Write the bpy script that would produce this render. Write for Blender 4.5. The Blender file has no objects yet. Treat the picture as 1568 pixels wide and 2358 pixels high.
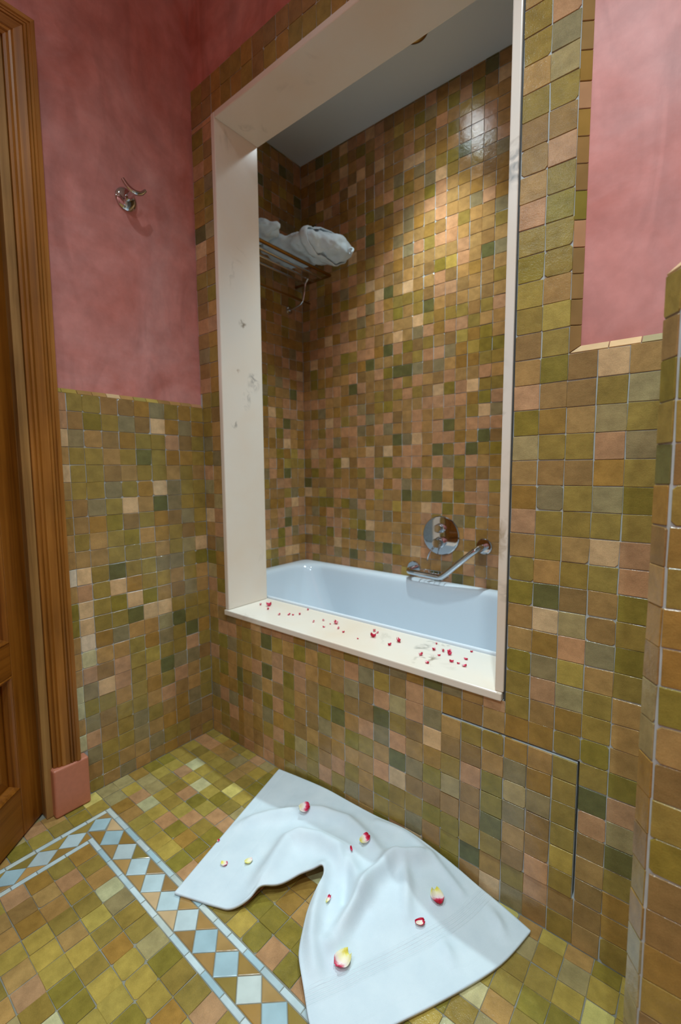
import bpy, bmesh, math, random
from mathutils import Vector, Matrix, noise
from mathutils.bvhtree import BVHTree

# ------------------------------------------------------------------ camera, world, exposure
CAM = Vector((1.46758, -1.01189, 1.02019))
FPX = 1045.615                                   # focal length in pixels of the 1568 x 2358 frame
MR = Vector((0.778860074, 0.627165757, -0.006332340))
MU = Vector((-0.054156445, 0.077307093, 0.995535380))
MF = Vector((-0.624855235, 0.775039823, -0.094176476))
scene = bpy.context.scene
COL = scene.collection
cam = bpy.data.cameras.new('camera')
cam_ob = bpy.data.objects.new('camera', cam)
COL.objects.link(cam_ob)
cam_ob.matrix_world = Matrix(((MR.x, MU.x, -MF.x, CAM.x), (MR.y, MU.y, -MF.y, CAM.y),
                              (MR.z, MU.z, -MF.z, CAM.z), (0, 0, 0, 1)))
cam.sensor_fit = 'HORIZONTAL'
cam.sensor_width = 24.0
cam.lens = FPX / 1568 * 24.0
cam.clip_start = 0.02
cam.dof.use_dof = True
cam.dof.focus_distance = 0.98
cam.dof.aperture_fstop = 3.2
scene.camera = cam_ob

world = bpy.data.worlds.new('world')
scene.world = world
world.use_nodes = True
world.node_tree.nodes['Background'].inputs[0].default_value = (0.8, 0.9, 1.0, 1)
world.node_tree.nodes['Background'].inputs[1].default_value = 0.05
vs = scene.view_settings
vs.view_transform = 'Standard'
vs.look = 'None'
vs.gamma = 1.0
vs.use_curve_mapping = False
vs.exposure = 0.0
COOL = (0.76, 0.94, 1.0)
# name: position, radius, beams of the reflector lamp (watts, cone degrees, blend)
LAMPS = {
    'tub': ((0.55, 0.57, 2.606), 0.026, ((94.0, 84, 1.0), (7.0, 130, 1.0))),
    'corner': ((0.66, -0.74, 2.72), 0.016, ((29.0, 105, 1.0), (6.0, 140, 0.9))),
    'basin': ((1.39, -0.66, 2.72), 0.026, ((70.0, 112, 1.0), (12.0, 150, 0.8))),
    'entry': ((0.62, -1.90, 2.72), 0.026, ((62.0, 128, 1.0), (8.0, 160, 0.6))),
    'far': ((1.75, -1.90, 2.72), 0.026, ((68.0, 128, 1.0), (10.0, 160, 0.6))),  # added fill lamp behind the camera, out of view
}
CEIL, CEIL2 = 2.606, 2.72           # recess ceiling, room ceiling


# ------------------------------------------------------------------ pixel helpers
def ray(u, v):
    return MR * ((u - 784) / FPX) - MU * ((v - 1179) / FPX) + MF


def bp(u, v, ax, val):
    d = ray(u, v)
    return CAM + d * ((val - CAM[ax]) / d[ax])


FALL = 0.0140                                    # the floor falls this much per metre away from the door wall


def fz(x):
    return -FALL * x


def on_floor(u, v, h):
    """point seen at a pixel, h above the sloping floor"""
    d = ray(u, v)
    t = (h - FALL * CAM.x - CAM.z) / (d.z + FALL * d.x)
    return CAM + d * t


def pj(p):
    d = Vector(p) - CAM
    w = d.dot(MF)
    if w < 0.02:
        return None
    return (784 + FPX * d.dot(MR) / w, 1179 - FPX * d.dot(MU) / w)


def lin(c):
    return tuple(((x / 255) / 12.92 if x / 255 <= 0.04045 else ((x / 255 + 0.055) / 1.055) ** 2.4) for x in c)


# ------------------------------------------------------------------ material helpers
class NT:
    def __init__(self, name):
        self.m = bpy.data.materials.new(name)
        self.m.use_nodes = True
        self.t = self.m.node_tree
        self.b = self.t.nodes['Principled BSDF']

    def n(self, typ, **kw):
        nd = self.t.nodes.new('ShaderNode' + typ)
        for k, v in kw.items():
            if k.startswith('i_'):
                key = k[2:]
                nd.inputs[int(key) if key.isdigit() else key.replace('_', ' ')].default_value = v
            else:
                setattr(nd, k, v)
        return nd

    def l(self, a, ao, b, bi):
        self.t.links.new(a.outputs[ao], b.inputs[bi])

    def mixc(self, fac, a, b, mode='MIX'):
        """fac/a/b : (node, output) or value; returns node whose output 2 is the colour"""
        nd = self.n('Mix', data_type='RGBA', blend_type=mode)
        for idx, s in ((0, fac), (6, a), (7, b)):
            if isinstance(s, tuple) and hasattr(s[0], 'outputs'):
                self.t.links.new(s[0].outputs[s[1]], nd.inputs[idx])
            else:
                nd.inputs[idx].default_value = s if idx == 0 else (tuple(s) + (1,))[:4]
        return nd

    def ramp(self, src, out, stops):
        r = self.n('ValToRGB')
        e = r.color_ramp.elements
        while len(e) < len(stops):
            e.new(0.5)
        for i, (p, c) in enumerate(stops):
            e[i].position = p
            e[i].color = (tuple(c) + (1,))[:4] if isinstance(c, tuple) else (c, c, c, 1)
        self.l(src, out, r, 0)
        return r

    def bump(self, src, out, strength, dist, normal=None):
        b = self.n('Bump', i_Strength=strength, i_Distance=dist)
        self.l(src, out, b, 'Height')
        if normal is not None:
            self.l(normal, 0, b, 'Normal')
        self.l(b, 0, self.b, 'Normal')
        return b


def simple(name, rgb, rough=0.5, metal=0.0, spec=0.5, nscale=0, namt=0.1):
    k = NT(name)
    k.b.inputs['Roughness'].default_value = rough
    k.b.inputs['Metallic'].default_value = metal
    k.b.inputs['Specular IOR Level'].default_value = spec
    c = lin(rgb)
    k.b.inputs['Base Color'].default_value = c + (1,)
    if nscale:
        tc = k.n('TexCoord')
        no = k.n('TexNoise', i_Scale=nscale, i_Detail=5.0)
        k.l(tc, 'Object', no, 'Vector')
        mx = k.mixc((no, 0), tuple(x * (1 - namt) for x in c), tuple(min(1, x * (1 + namt)) for x in c))
        k.l(mx, 2, k.b, 'Base Color')
    return k.m


def tile_material(name, joined):
    k = NT(name)
    tc = k.n('TexCoord')
    if joined:
        at = k.n('Attribute', attribute_name='tcol')
        csrc = (at, 'Color')
        mp = k.n('Mapping')
        mp.inputs['Scale'].default_value = (19, 19, 19)
        k.l(tc, 'Object', mp, 'Vector')
        vec = (mp, 0)
    else:
        oi = k.n('ObjectInfo')
        csrc = (oi, 'Color')
        ml = k.n('Math', operation='MULTIPLY', i_1=137.0)
        k.l(oi, 'Random', ml, 0)
        cm = k.n('CombineXYZ')
        k.l(ml, 0, cm, 0)
        k.l(ml, 0, cm, 1)
        ad = k.n('VectorMath', operation='ADD')
        k.l(tc, 'Object', ad, 0)
        k.l(cm, 0, ad, 1)
        vec = (ad, 0)
    n1 = k.n('TexNoise', i_Scale=1.6, i_Detail=4.0, i_Roughness=0.6)
    n2 = k.n('TexNoise', i_Scale=26.0, i_Detail=3.0)
    n3 = k.n('TexVoronoi', i_Scale=5.5)
    for nd in (n1, n2, n3):
        k.l(vec[0], vec[1], nd, 'Vector')
    r1 = k.ramp(n1, 0, [(0.3, 0.80), (0.7, 1.18)])
    r2 = k.ramp(n2, 0, [(0.35, 0.93), (0.65, 1.06)])
    m1 = k.mixc(1.0, csrc, (r1, 0), 'MULTIPLY')
    m2 = k.mixc(1.0, (m1, 2), (r2, 0), 'MULTIPLY')
    # small chips in the glaze
    pit = k.ramp(n3, 'Distance', [(0.045, 1.0), (0.06, 0.0)])
    sel = k.ramp(n1, 0, [(0.60, 0.0), (0.66, 0.7)])
    pm = k.n('Math', operation='MULTIPLY')
    k.l(pit, 0, pm, 0)
    k.l(sel, 0, pm, 1)
    m3 = k.mixc((pm, 0), (m2, 2), lin((90, 84, 70)))
    k.l(m3, 2, k.b, 'Base Color')
    rr = k.ramp(n2, 0, [(0.3, 0.10), (0.7, 0.24)])
    k.l(rr, 0, k.b, 'Roughness')
    k.b.inputs['Specular IOR Level'].default_value = 0.42
    b1 = k.bump(n1, 0, 0.30, 0.004)
    k.bump(n2, 0, 0.22, 0.0012, b1)
    return k.m


M_TILE = tile_material('zellige_glaze', False)
M_TILEJ = tile_material('zellige_glaze_field', True)


def plaster_material(name, base, dark, light):
    k = NT(name)
    tc = k.n('TexCoord')
    n1 = k.n('TexNoise', i_Scale=3.2, i_Detail=6.0, i_Roughness=0.62, i_Distortion=0.5)
    n2 = k.n('TexNoise', i_Scale=14.0, i_Detail=5.0, i_Roughness=0.6)
    mp = k.n('Mapping')
    mp.inputs['Scale'].default_value = (1.0, 1.0, 0.28)
    n3 = k.n('TexNoise', i_Scale=9.0, i_Detail=5.0, i_Distortion=1.2)
    k.l(tc, 'Object', n1, 'Vector')
    k.l(tc, 'Object', n2, 'Vector')
    k.l(tc, 'Object', mp, 'Vector')
    k.l(mp, 0, n3, 'Vector')
    r1 = k.ramp(n1, 0, [(0.32, lin(dark)), (0.52, lin(base)), (0.72, lin(light))])
    r2 = k.ramp(n2, 0, [(0.35, 0.88), (0.65, 1.08)])
    r3 = k.ramp(n3, 0, [(0.36, 0.86), (0.5, 1.0)])
    m1 = k.mixc(1.0, (r1, 0), (r2, 0), 'MULTIPLY')
    m2 = k.mixc(1.0, (m1, 2), (r3, 0), 'MULTIPLY')
    k.l(m2, 2, k.b, 'Base Color')
    k.b.inputs['Roughness'].default_value = 0.55
    k.b.inputs['Specular IOR Level'].default_value = 0.25
    k.bump(n2, 0, 0.15, 0.004)
    return k.m


M_PINK = plaster_material('pink_plaster', (212, 145, 138), (197, 118, 106), (219, 165, 161))
M_WHITE = simple('white_ceiling_paint', (222, 224, 222), 0.7, nscale=4, namt=0.02)
M_GROUT = simple('pale_grout', (178, 184, 184), 0.85, nscale=40, namt=0.3)
M_GROUT_F = simple('worn_floor_grout', (138, 136, 122), 0.85, nscale=30, namt=0.35)
M_SILICONE = simple('dark_joint', (60, 62, 60), 0.7, nscale=80, namt=0.3)
M_CHROME = simple('chrome', (205, 205, 208), 0.06, 1.0)
M_BRASS = simple('aged_brass', (150, 112, 58), 0.28, 1.0, nscale=30, namt=0.15)
M_IRON = simple('tarnished_hinge', (92, 74, 44), 0.4, 0.9, nscale=50, namt=0.3)
M_ENAMEL = simple('white_enamel', (218, 228, 236), 0.08, 0.0, 0.6)
M_TERRA = simple('terracotta', (196, 124, 96), 0.35, nscale=90, namt=0.12)
M_GLOW = None


def marble_material():
    k = NT('veined_marble')
    tc = k.n('TexCoord')
    n0 = k.n('TexNoise', i_Scale=2.2, i_Detail=5.0)
    n1 = k.n('TexNoise', i_Scale=3.1, i_Detail=8.0, i_Roughness=0.55, i_Distortion=1.4)
    n2 = k.n('TexNoise', i_Scale=5.0, i_Detail=3.0)
    for nd in (n0, n1, n2):
        k.l(tc, 'Object', nd, 'Vector')
    base = k.ramp(n0, 0, [(0.32, lin((234, 216, 194))), (0.5, lin((236, 226, 211))), (0.7, lin((228, 225, 217)))])
    # thin veins where the noise crosses one half, only inside some patches
    s = k.n('Math', operation='SUBTRACT', i_1=0.5)
    k.l(n1, 0, s, 0)
    a = k.n('Math', operation='ABSOLUTE')
    k.l(s, 0, a, 0)
    v = k.ramp(a, 0, [(0.0, 0.35), (0.03, 0.0)])
    p = k.ramp(n2, 0, [(0.60, 0.0), (0.72, 1.0)])
    mu = k.n('Math', operation='MULTIPLY')
    k.l(v, 0, mu, 0)
    k.l(p, 0, mu, 1)
    last = (k.mixc((mu, 0), (base, 0), lin((150, 140, 122))), 2)
    # the veins and stains the slabs really carry (position, radius, tone)
    wv = k.n('TexNoise', i_Scale=30.0, i_Detail=3.0, i_Distortion=1.0)
    k.l(tc, 'Object', wv, 'Vector')
    for pos, rad, tone in (((0.905, 0.050, 0.507), (0.040, 0.050, 0.5), (112, 100, 74)),
                           ((0.860, 0.120, 0.507), (0.030, 0.040, 0.5), (128, 126, 118)),
                           ((0.880, 0.175, 0.507), (0.060, 0.012, 0.5), (150, 146, 138)),
                           ((0.125, 0.095, 1.545), (0.5, 0.022, 0.020), (120, 104, 84)),
                           ((0.125, 0.140, 1.345), (0.5, 0.035, 0.045), (150, 146, 140)),
                           ((0.125, 0.105, 1.275), (0.5, 0.022, 0.045), (140, 136, 130)),
                           ((0.125, 0.045, 1.185), (0.5, 0.018, 0.018), (130, 124, 116)),
                           ((0.125, 0.070, 1.375), (0.5, 0.010, 0.010), (150, 112, 76)),
                           ((1.120, -0.004, 1.640), (0.5, 0.5, 0.05), (120, 126, 128)),
                           ((1.120, -0.004, 0.860), (0.5, 0.5, 0.06), (172, 150, 116))):
        sb = k.n('VectorMath', operation='SUBTRACT')
        k.l(tc, 'Object', sb, 0)
        sb.inputs[1].default_value = pos
        dv = k.n('VectorMath', operation='DIVIDE')
        k.l(sb, 0, dv, 0)
        dv.inputs[1].default_value = rad
        ln = k.n('VectorMath', operation='LENGTH')
        k.l(dv, 0, ln, 0)
        near = k.ramp(ln, 'Value', [(0.35, 1.0), (1.0, 0.0)])
        str_ = k.ramp(wv, 0, [(0.46, 0.0), (0.66, 0.8)])
        mm = k.n('Math', operation='MULTIPLY')
        k.l(near, 0, mm, 0)
        k.l(str_, 0, mm, 1)
        last = (k.mixc((mm, 0), last, lin(tone)), 2)
    k.l(last[0], last[1], k.b, 'Base Color')
    k.b.inputs['Roughness'].default_value = 0.22
    k.b.inputs['Specular IOR Level'].default_value = 0.45
    return k.m


M_MARBLE = marble_material()


def wood_material(name, dark, mid, light, axis=2, rough=0.32):
    k = NT(name)
    tc = k.n('TexCoord')
    mp = k.n('Mapping')
    s = [46.0, 46.0, 46.0]
    s[axis] = 1.6
    mp.inputs['Scale'].default_value = s
    k.l(tc, 'Object', mp, 'Vector')
    n1 = k.n('TexNoise', i_Scale=1.0, i_Detail=6.0, i_Roughness=0.6, i_Distortion=0.4)
    k.l(mp, 0, n1, 'Vector')
    n2 = k.n('TexNoise', i_Scale=4.0, i_Detail=3.0)
    k.l(tc, 'Object', n2, 'Vector')
    r = k.ramp(n1, 0, [(0.3, lin(dark)), (0.5, lin(mid)), (0.72, lin(light))])
    r2 = k.ramp(n2, 0, [(0.3, 0.75), (0.7, 1.12)])
    m = k.mixc(1.0, (r, 0), (r2, 0), 'MULTIPLY')
    k.l(m, 2, k.b, 'Base Color')
    k.b.inputs['Roughness'].default_value = rough
    k.b.inputs['Specular IOR Level'].default_value = 0.4
    k.bump(n1, 0, 0.25, 0.0015)
    return k.m


M_WOOD = wood_material('varnished_pine', (104, 56, 12), (138, 82, 22), (158, 100, 32))
M_WOOD_H = wood_material('varnished_pine_horizontal', (104, 56, 12), (138, 82, 22), (158, 100, 32), axis=0)
M_CASING = wood_material('oiled_casing_pine', (122, 74, 22), (160, 104, 38), (188, 130, 60), rough=0.4)
M_CASING_H = wood_material('oiled_casing_pine_horizontal', (122, 74, 22), (160, 104, 38), (188, 130, 60), axis=1, rough=0.4)
M_JAMB = wood_material('raw_jamb_pine', (120, 84, 38), (158, 118, 62), (182, 142, 84), rough=0.55)


def towel_material(name, uvborder):
    k = NT(name)
    tc = k.n('TexCoord')
    n1 = k.n('TexNoise', i_Scale=900.0, i_Detail=2.0)
    k.l(tc, 'Object', n1, 'Vector')
    n2 = k.n('TexNoise', i_Scale=14.0, i_Detail=4.0)
    k.l(tc, 'Object', n2, 'Vector')
    r = k.ramp(n2, 0, [(0.3, lin((212, 228, 236))), (0.7, lin((224, 238, 244)))])
    k.l(r, 0, k.b, 'Base Color')
    k.b.inputs['Roughness'].default_value = 0.9
    k.b.inputs['Specular IOR Level'].default_value = 0.15
    k.b.inputs['Sheen Weight'].default_value = 0.25
    k.b.inputs['Subsurface Weight'].default_value = 0.0
    b1 = k.bump(n1, 0, 0.35, 0.0015)
    if uvborder:
        sp = k.n('SeparateXYZ')
        k.l(tc, 'UV', sp, 0)
        # woven ribs next to the two short ends and the hems at the edges
        w = k.n('Math', operation='MULTIPLY', i_1=2 * math.pi / 0.0085)
        k.l(sp, 0, w, 0)
        sn = k.n('Math', operation='SINE')
        k.l(w, 0, sn, 0)
        win = k.ramp(sp, 0, [(0.845, 0.0), (0.85, 1.0), (0.885, 1.0), (0.89, 0.0)])
        win.color_ramp.interpolation = 'LINEAR'
        ml = k.n('Math', operation='MULTIPLY')
        k.l(sn, 0, ml, 0)
        k.l(win, 0, ml, 1)
        hem = k.ramp(sp, 0, [(0.0, 1.0), (0.035, 1.0), (0.040, 0.1), (0.046, 0.55), (0.135, 0.55), (0.14, 0.1),
                             (0.146, 0.6), (0.955, 0.6), (0.958, 0.0), (0.963, 1.0)])
        vv = k.n('Math', operation='SUBTRACT', i_1=0.5)
        k.l(sp, 1, vv, 0)
        va = k.n('Math', operation='ABSOLUTE')
        k.l(vv, 0, va, 0)
        hv = k.ramp(va, 0, [(0.478, 0.0), (0.482, -0.5), (0.488, 0.4), (0.5, 0.4)])
        a1 = k.n('Math', operation='ADD')
        k.l(ml, 0, a1, 0)
        k.l(hem, 0, a1, 1)
        a2 = k.n('Math', operation='ADD')
        k.l(a1, 0, a2, 0)
        k.l(hv, 0, a2, 1)
        k.bump(a2, 0, 0.45, 0.0016, b1)
    return k.m


M_TOWEL = towel_material('white_terry_cloth', True)
M_ROBE = towel_material('white_robe_terry', False)


# ------------------------------------------------------------------ mesh helpers
def link(name, me, mat=None, parent=None):
    o = bpy.data.objects.new(name, me)
    COL.objects.link(o)
    if mat is not None and me is not None and not me.materials:
        me.materials.append(mat)
    if parent is not None:
        o.parent = parent
    return o


def finish(name, bm, mat, parent=None, smooth=False, angle=None):
    bmesh.ops.recalc_face_normals(bm, faces=bm.faces[:])
    me = bpy.data.meshes.new(name)
    bm.to_mesh(me)
    bm.free()
    if smooth:
        me.polygons.foreach_set('use_smooth', [True] * len(me.polygons))
        if angle:
            me.set_sharp_from_angle(angle=math.radians(angle))
    return link(name, me, mat, parent)


def box(bm, x0, x1, y0, y1, z0, z1, bev=0.0, segs=2):
    r = bmesh.ops.create_cube(bm, size=1.0)
    vs_ = r['verts']
    for v in vs_:
        v.co = Vector(((x0 + x1) / 2 + v.co.x * (x1 - x0), (y0 + y1) / 2 + v.co.y * (y1 - y0), (z0 + z1) / 2 + v.co.z * (z1 - z0)))
    if bev:
        es = list({e for v in vs_ for e in v.link_edges})
        bmesh.ops.bevel(bm, geom=es, offset=bev, segments=segs, affect='EDGES', profile=0.5)


def tube(bm, pts, rad, seg=10, cap=True):
    pts = [Vector(p) for p in pts]
    rads = rad if isinstance(rad, (list, tuple)) else [rad] * len(pts)
    rings = []
    up = None
    for i, p in enumerate(pts):
        d = (pts[min(i + 1, len(pts) - 1)] - pts[max(i - 1, 0)]).normalized()
        if up is None:
            up = Vector((0, 0, 1)) if abs(d.z) < 0.9 else Vector((1, 0, 0))
        s = d.cross(up).normalized()
        up = s.cross(d).normalized()
        rings.append([bm.verts.new(p + (s * math.cos(a) + up * math.sin(a)) * rads[i])
                      for a in [2 * math.pi * j / seg for j in range(seg)]])
    for a, b in zip(rings, rings[1:]):
        for j in range(seg):
            bm.faces.new((a[j], a[(j + 1) % seg], b[(j + 1) % seg], b[j]))
    if cap:
        bm.faces.new(rings[0][::-1])
        bm.faces.new(rings[-1])


def lathe(bm, prof, origin, axis, seg=32):
    """prof: list of (distance along axis, radius)"""
    ax = Vector(axis).normalized()
    s = ax.cross(Vector((0, 0, 1)) if abs(ax.z) < 0.9 else Vector((1, 0, 0))).normalized()
    t = ax.cross(s)
    o = Vector(origin)
    rings = []
    for h, r in prof:
        if r < 1e-5:
            rings.append([bm.verts.new(o + ax * h)])
        else:
            rings.append([bm.verts.new(o + ax * h + (s * math.cos(2 * math.pi * j / seg) + t * math.sin(2 * math.pi * j / seg)) * r)
                          for j in range(seg)])
    for a, b in zip(rings, rings[1:]):
        for j in range(seg):
            q = [a[j % len(a)], a[(j + 1) % len(a)], b[(j + 1) % len(b)], b[j % len(b)]]
            u = []
            for w in q:
                if w not in u:
                    u.append(w)
            if len(u) > 2:
                bm.faces.new(u)


def arc(pts, n=8):
    """Catmull-Rom through points"""
    P = [Vector(p) for p in pts]
    out = []
    for i in range(len(P) - 1):
        p0, p1, p2, p3 = P[max(i - 1, 0)], P[i], P[i + 1], P[min(i + 2, len(P) - 1)]
        for k in range(n):
            t = k / n
            out.append(0.5 * ((2 * p1) + (p2 - p0) * t + (2 * p0 - 5 * p1 + 4 * p2 - p3) * t * t + (3 * p1 - p0 - 3 * p2 + p3) * t ** 3))
    out.append(P[-1])
    return out


def tag(o, label, cat, group=None):
    o['label'] = label
    o['category'] = cat
    if group:
        o['group'] = group
    return o


def empty(name, loc=(0, 0, 0)):
    o = bpy.data.objects.new(name, None)
    o.location = loc
    o.empty_display_size = 0.05
    COL.objects.link(o)
    return o


def attach(parent):
    """parts are modelled in world space; give them to a parent that stands away from the origin"""
    for c in parent.children:
        c.matrix_parent_inverse = Matrix.Translation(-parent.location)


def structure(o, label, cat):
    o['kind'] = 'structure'
    return tag(o, label, cat)


# ------------------------------------------------------------------ tiles
PAL = {
    'O': (146, 126, 68), 'G': (134, 121, 56), 'D': (102, 102, 64), 'S': (138, 126, 96), 'Y': (158, 145, 108),
    'T': (166, 133, 86), 'K': (154, 121, 65), 'B': (146, 117, 76), 'P': (180, 140, 108), 'L': (202, 172, 136),
    'W': (210, 196, 180), 'V': (166, 146, 78), 'A': (188, 184, 150), 'N': (192, 182, 116),
}
TR = random.Random(11)


def pick(weights):
    return TR.choices(list(weights), weights=list(weights.values()))[0]


def tcol(code, tint=(1.13, 1.12, 0.99)):
    c = [a * b for a, b in zip(lin(PAL[code]), tint)]
    f = TR.uniform(0.90, 1.10)
    h = TR.uniform(-0.05, 0.05)
    return (min(1, c[0] * f * (1 + h)), min(1, c[1] * f), min(1, c[2] * f * (1 - h)), 1.0)


def make_variant(seed):
    r = random.Random(seed)
    j = lambda a=0.016: r.uniform(-a, a)
    e = 0.5
    rc = r.choice([0.015, 0.02, 0.03, 0.05, 0.10])
    ring = []
    for k, (sx, sy) in enumerate(((-1, -1), (1, -1), (1, 1), (-1, 1))):
        c = rc if r.random() < 0.45 else 0.015
        nx, ny = ((1, -1), (1, 1), (-1, 1), (-1, -1))[k]
        a = Vector((sx * e + j(), sy * e + j()))
        if k in (0, 2):
            ring.append(a + Vector((0, -sy * c)))
            ring.append(a + Vector((-sx * c, 0)))
        else:
            ring.append(a + Vector((-sx * c, 0)))
            ring.append(a + Vector((0, -sy * c)))
    me = bpy.data.meshes.new('tile')
    n = len(ring)
    vb = [(p.x, p.y, -0.006) for p in ring]
    vm = [(p.x, p.y, -0.0007) for p in ring]
    vt = [(p.x * 0.972, p.y * 0.972, 0.0) for p in ring]
    V = vb + vm + vt
    Fc = []
    for a in (0, n):
        for i in range(n):
            k = (i + 1) % n
            Fc.append((a + i, a + k, a + n + k, a + n + i))
    Fc.append(tuple(range(2 * n, 3 * n)))
    me.from_pydata(V, [], Fc)
    me.materials.append(M_TILE)
    return me


VARS = [make_variant(100 + i) for i in range(16)]


def quad_area(cs):
    q = [pj(c) for c in cs]
    if any(x is None for x in q):
        return 0
    cx = sum(x[0] for x in q) / 4
    cy = sum(x[1] for x in q) / 4
    if not (-30 < cx < 1600 and -30 < cy < 2390):
        return 0
    a = 0
    for i in range(4):
        x0, y0 = q[i]
        x1, y1 = q[(i + 1) % 4]
        a += x0 * y1 - x1 * y0
    return abs(a) / 2


def build_tiles(parent, origin, U, V, specs, name='tile', limit=300, gap=0.0013, tilt=0.0065, field='tile_field', hidden=None):
    """specs: (u0,u1,v0,v1,colour[,raise])"""
    O, U, V = Vector(origin), Vector(U), Vector(V)
    N = U.cross(V).normalized()
    items = []
    for s in specs:
        u0, u1, v0, v1, c = s[:5]
        cs = [O + U * a + V * b for a, b in ((u0, v0), (u1, v0), (u1, v1), (u0, v1))]
        ar = quad_area(cs)
        if hidden and ar and hidden(u0, u1, v0, v1):
            ar *= 0.001
        items.append((ar, s))
    items.sort(key=lambda t: -t[0])
    rest = []
    for k, (ar, s) in enumerate(items):
        u0, u1, v0, v1, c = s[:5]
        rs = s[5] if len(s) > 5 else 0.0
        du, dv = TR.uniform(-0.0006, 0.0006), TR.uniform(-0.0006, 0.0006)
        ce = O + U * ((u0 + u1) / 2 + du) + V * ((v0 + v1) / 2 + dv) + N * (rs + TR.uniform(-0.0004, 0.0004))
        w, h = max(0.004, u1 - u0 - gap), max(0.004, v1 - v0 - gap)
        n2 = (N + U * TR.gauss(0, tilt) + V * TR.gauss(0, tilt)).normalized()
        u2 = (U - n2 * U.dot(n2)).normalized()
        v2 = n2.cross(u2)
        m = Matrix(((u2.x * w, v2.x * h, n2.x, ce.x), (u2.y * w, v2.y * h, n2.y, ce.y), (u2.z * w, v2.z * h, n2.z, ce.z), (0, 0, 0, 1)))
        me = TR.choice(VARS)
        if k < limit and ar > 60:
            o = bpy.data.objects.new(name, me)
            COL.objects.link(o)
            o.parent = parent
            o.matrix_basis = m
            o.color = c
        else:
            rest.append((m, me, c))
    if rest:
        VV, FF, CC = [], [], []
        for m, me, c in rest:
            b = len(VV)
            VV.extend(m @ v.co for v in me.vertices)
            FF.extend(tuple(i + b for i in p.vertices) for p in me.polygons)
            CC.extend([c] * len(me.vertices))
        me = bpy.data.meshes.new(field)
        me.from_pydata(VV, [], FF)
        at = me.color_attributes.new('tcol', 'FLOAT_COLOR', 'POINT')
        at.data.foreach_set('color', [x for c in CC for x in c])
        o = link(field, me, M_TILEJ, parent)
        o['kind'] = 'stuff'


PT = 0.0525
W_LEFT = {'O': 30, 'K': 17, 'B': 17, 'T': 12, 'G': 7, 'S': 8, 'P': 5, 'L': 2, 'D': 2}
W_LOW = {'O': 22, 'B': 16, 'T': 18, 'P': 15, 'G': 8, 'S': 9, 'D': 5, 'K': 8, 'L': 3, 'Y': 3}
W_RIGHT = {'O': 34, 'B': 14, 'T': 14, 'G': 12, 'P': 8, 'S': 6, 'K': 8, 'Y': 4}
W_TUB = {'T': 26, 'P': 22, 'B': 12, 'K': 12, 'O': 13, 'S': 7, 'L': 5, 'D': 4, 'G': 5, 'V': 3}
W_FLOOR = {'V': 26, 'O': 18, 'T': 14, 'G': 14, 'P': 10, 'Y': 10, 'A': 5, 'K': 8, 'N': 2}
W_FLOOR_IN = {'V': 30, 'O': 24, 'K': 16, 'T': 14, 'G': 10, 'P': 6, 'Y': 4, 'A': 3}

# ================================================================== THE ROOM
XJL, XJR = 0.105, 1.1305          # outer faces of the marble surround
ZS0, ZS1, ZH0, ZH1 = 0.487, 0.507, 2.187, 2.207
YW = 0.18                          # thickness of the front wall
YB = 0.85                          # back wall of the tub recess
XRL, XRR = -0.29, 1.44             # ends of the recess
SUB = 0.0017                       # how far the joints lie behind the tile faces
XROOM, YROOM = 2.45, -2.4

# ---- front wall
bm = bmesh.new()
PX0, PX1, PZ0, PZ1 = 0.9765, 1.2915, 0.0908, 0.4058      # hatch opening
box(bm, -0.30, PX0, SUB, YW, -0.06, ZS0)
box(bm, PX0, PX1, SUB, YW, -0.06, PZ0)
box(bm, PX0, XJR, SUB, YW, PZ1, ZS0)
box(bm, XJR, PX1, SUB, YW, PZ1, 1.2472)
box(bm, PX1, XROOM, SUB, YW, -0.06, 1.2472)
box(bm, -0.30, XJL, SUB, YW, ZS0, 2.333)
box(bm, XJR, 1.2397, SUB, YW, 1.2472, 2.333)
box(bm, XJL, XJR, SUB, YW, ZH1, 2.333)
wall_front = finish('wall_front', bm, M_GROUT)
structure(wall_front, 'front wall of olive and tan handmade tiles around the tub opening', 'wall')
bm = bmesh.new()
box(bm, 1.2397, XROOM, 0.013, YW, 1.2472, CEIL2)
finish('plaster_panel', bm, M_PINK, wall_front)
bm = bmesh.new()
box(bm, -0.30, 1.2397, 0.006, YW, 2.333, CEIL2)
finish('plaster_band', bm, M_PINK, wall_front)

cols = [0.0, 0.0525, 0.105, 0.1575] + [0.0525 * (k + 0.6) for k in range(3, 48)]
rows = [0.0] + [0.0383 + PT * j for j in range(0, 45)]
RIGHT_CODES = {   # by row index (z line 23.73 is the ledge), columns 22..26 counted from the corner
    25: 'VT', 24: 'OV', 23: 'BOGTO', 22: 'TGBLT', 21: 'PBBOY', 20: 'GKTYO', 19: 'YOOPS', 18: 'TBBKO', 17: 'KSOYG', 16: 'POOOO',
    15: 'TOTLP', 14: 'OTOOP', 13: 'GDBTG', 12: 'TLYBO', 11: 'TKPSG', 10: 'GSVTO', 9: 'OPYOT', 8: 'OBKOT', 7: 'KKOGT',
    6: 'KTOOG', 5: 'SKODP', 4: 'YSOPY', 3: 'SBOBD', 2: 'TBVTO', 1: 'BPOBK', 0: 'OPBBK'}
specs, hatch, DADO_Z = [], [], 1.25
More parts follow.
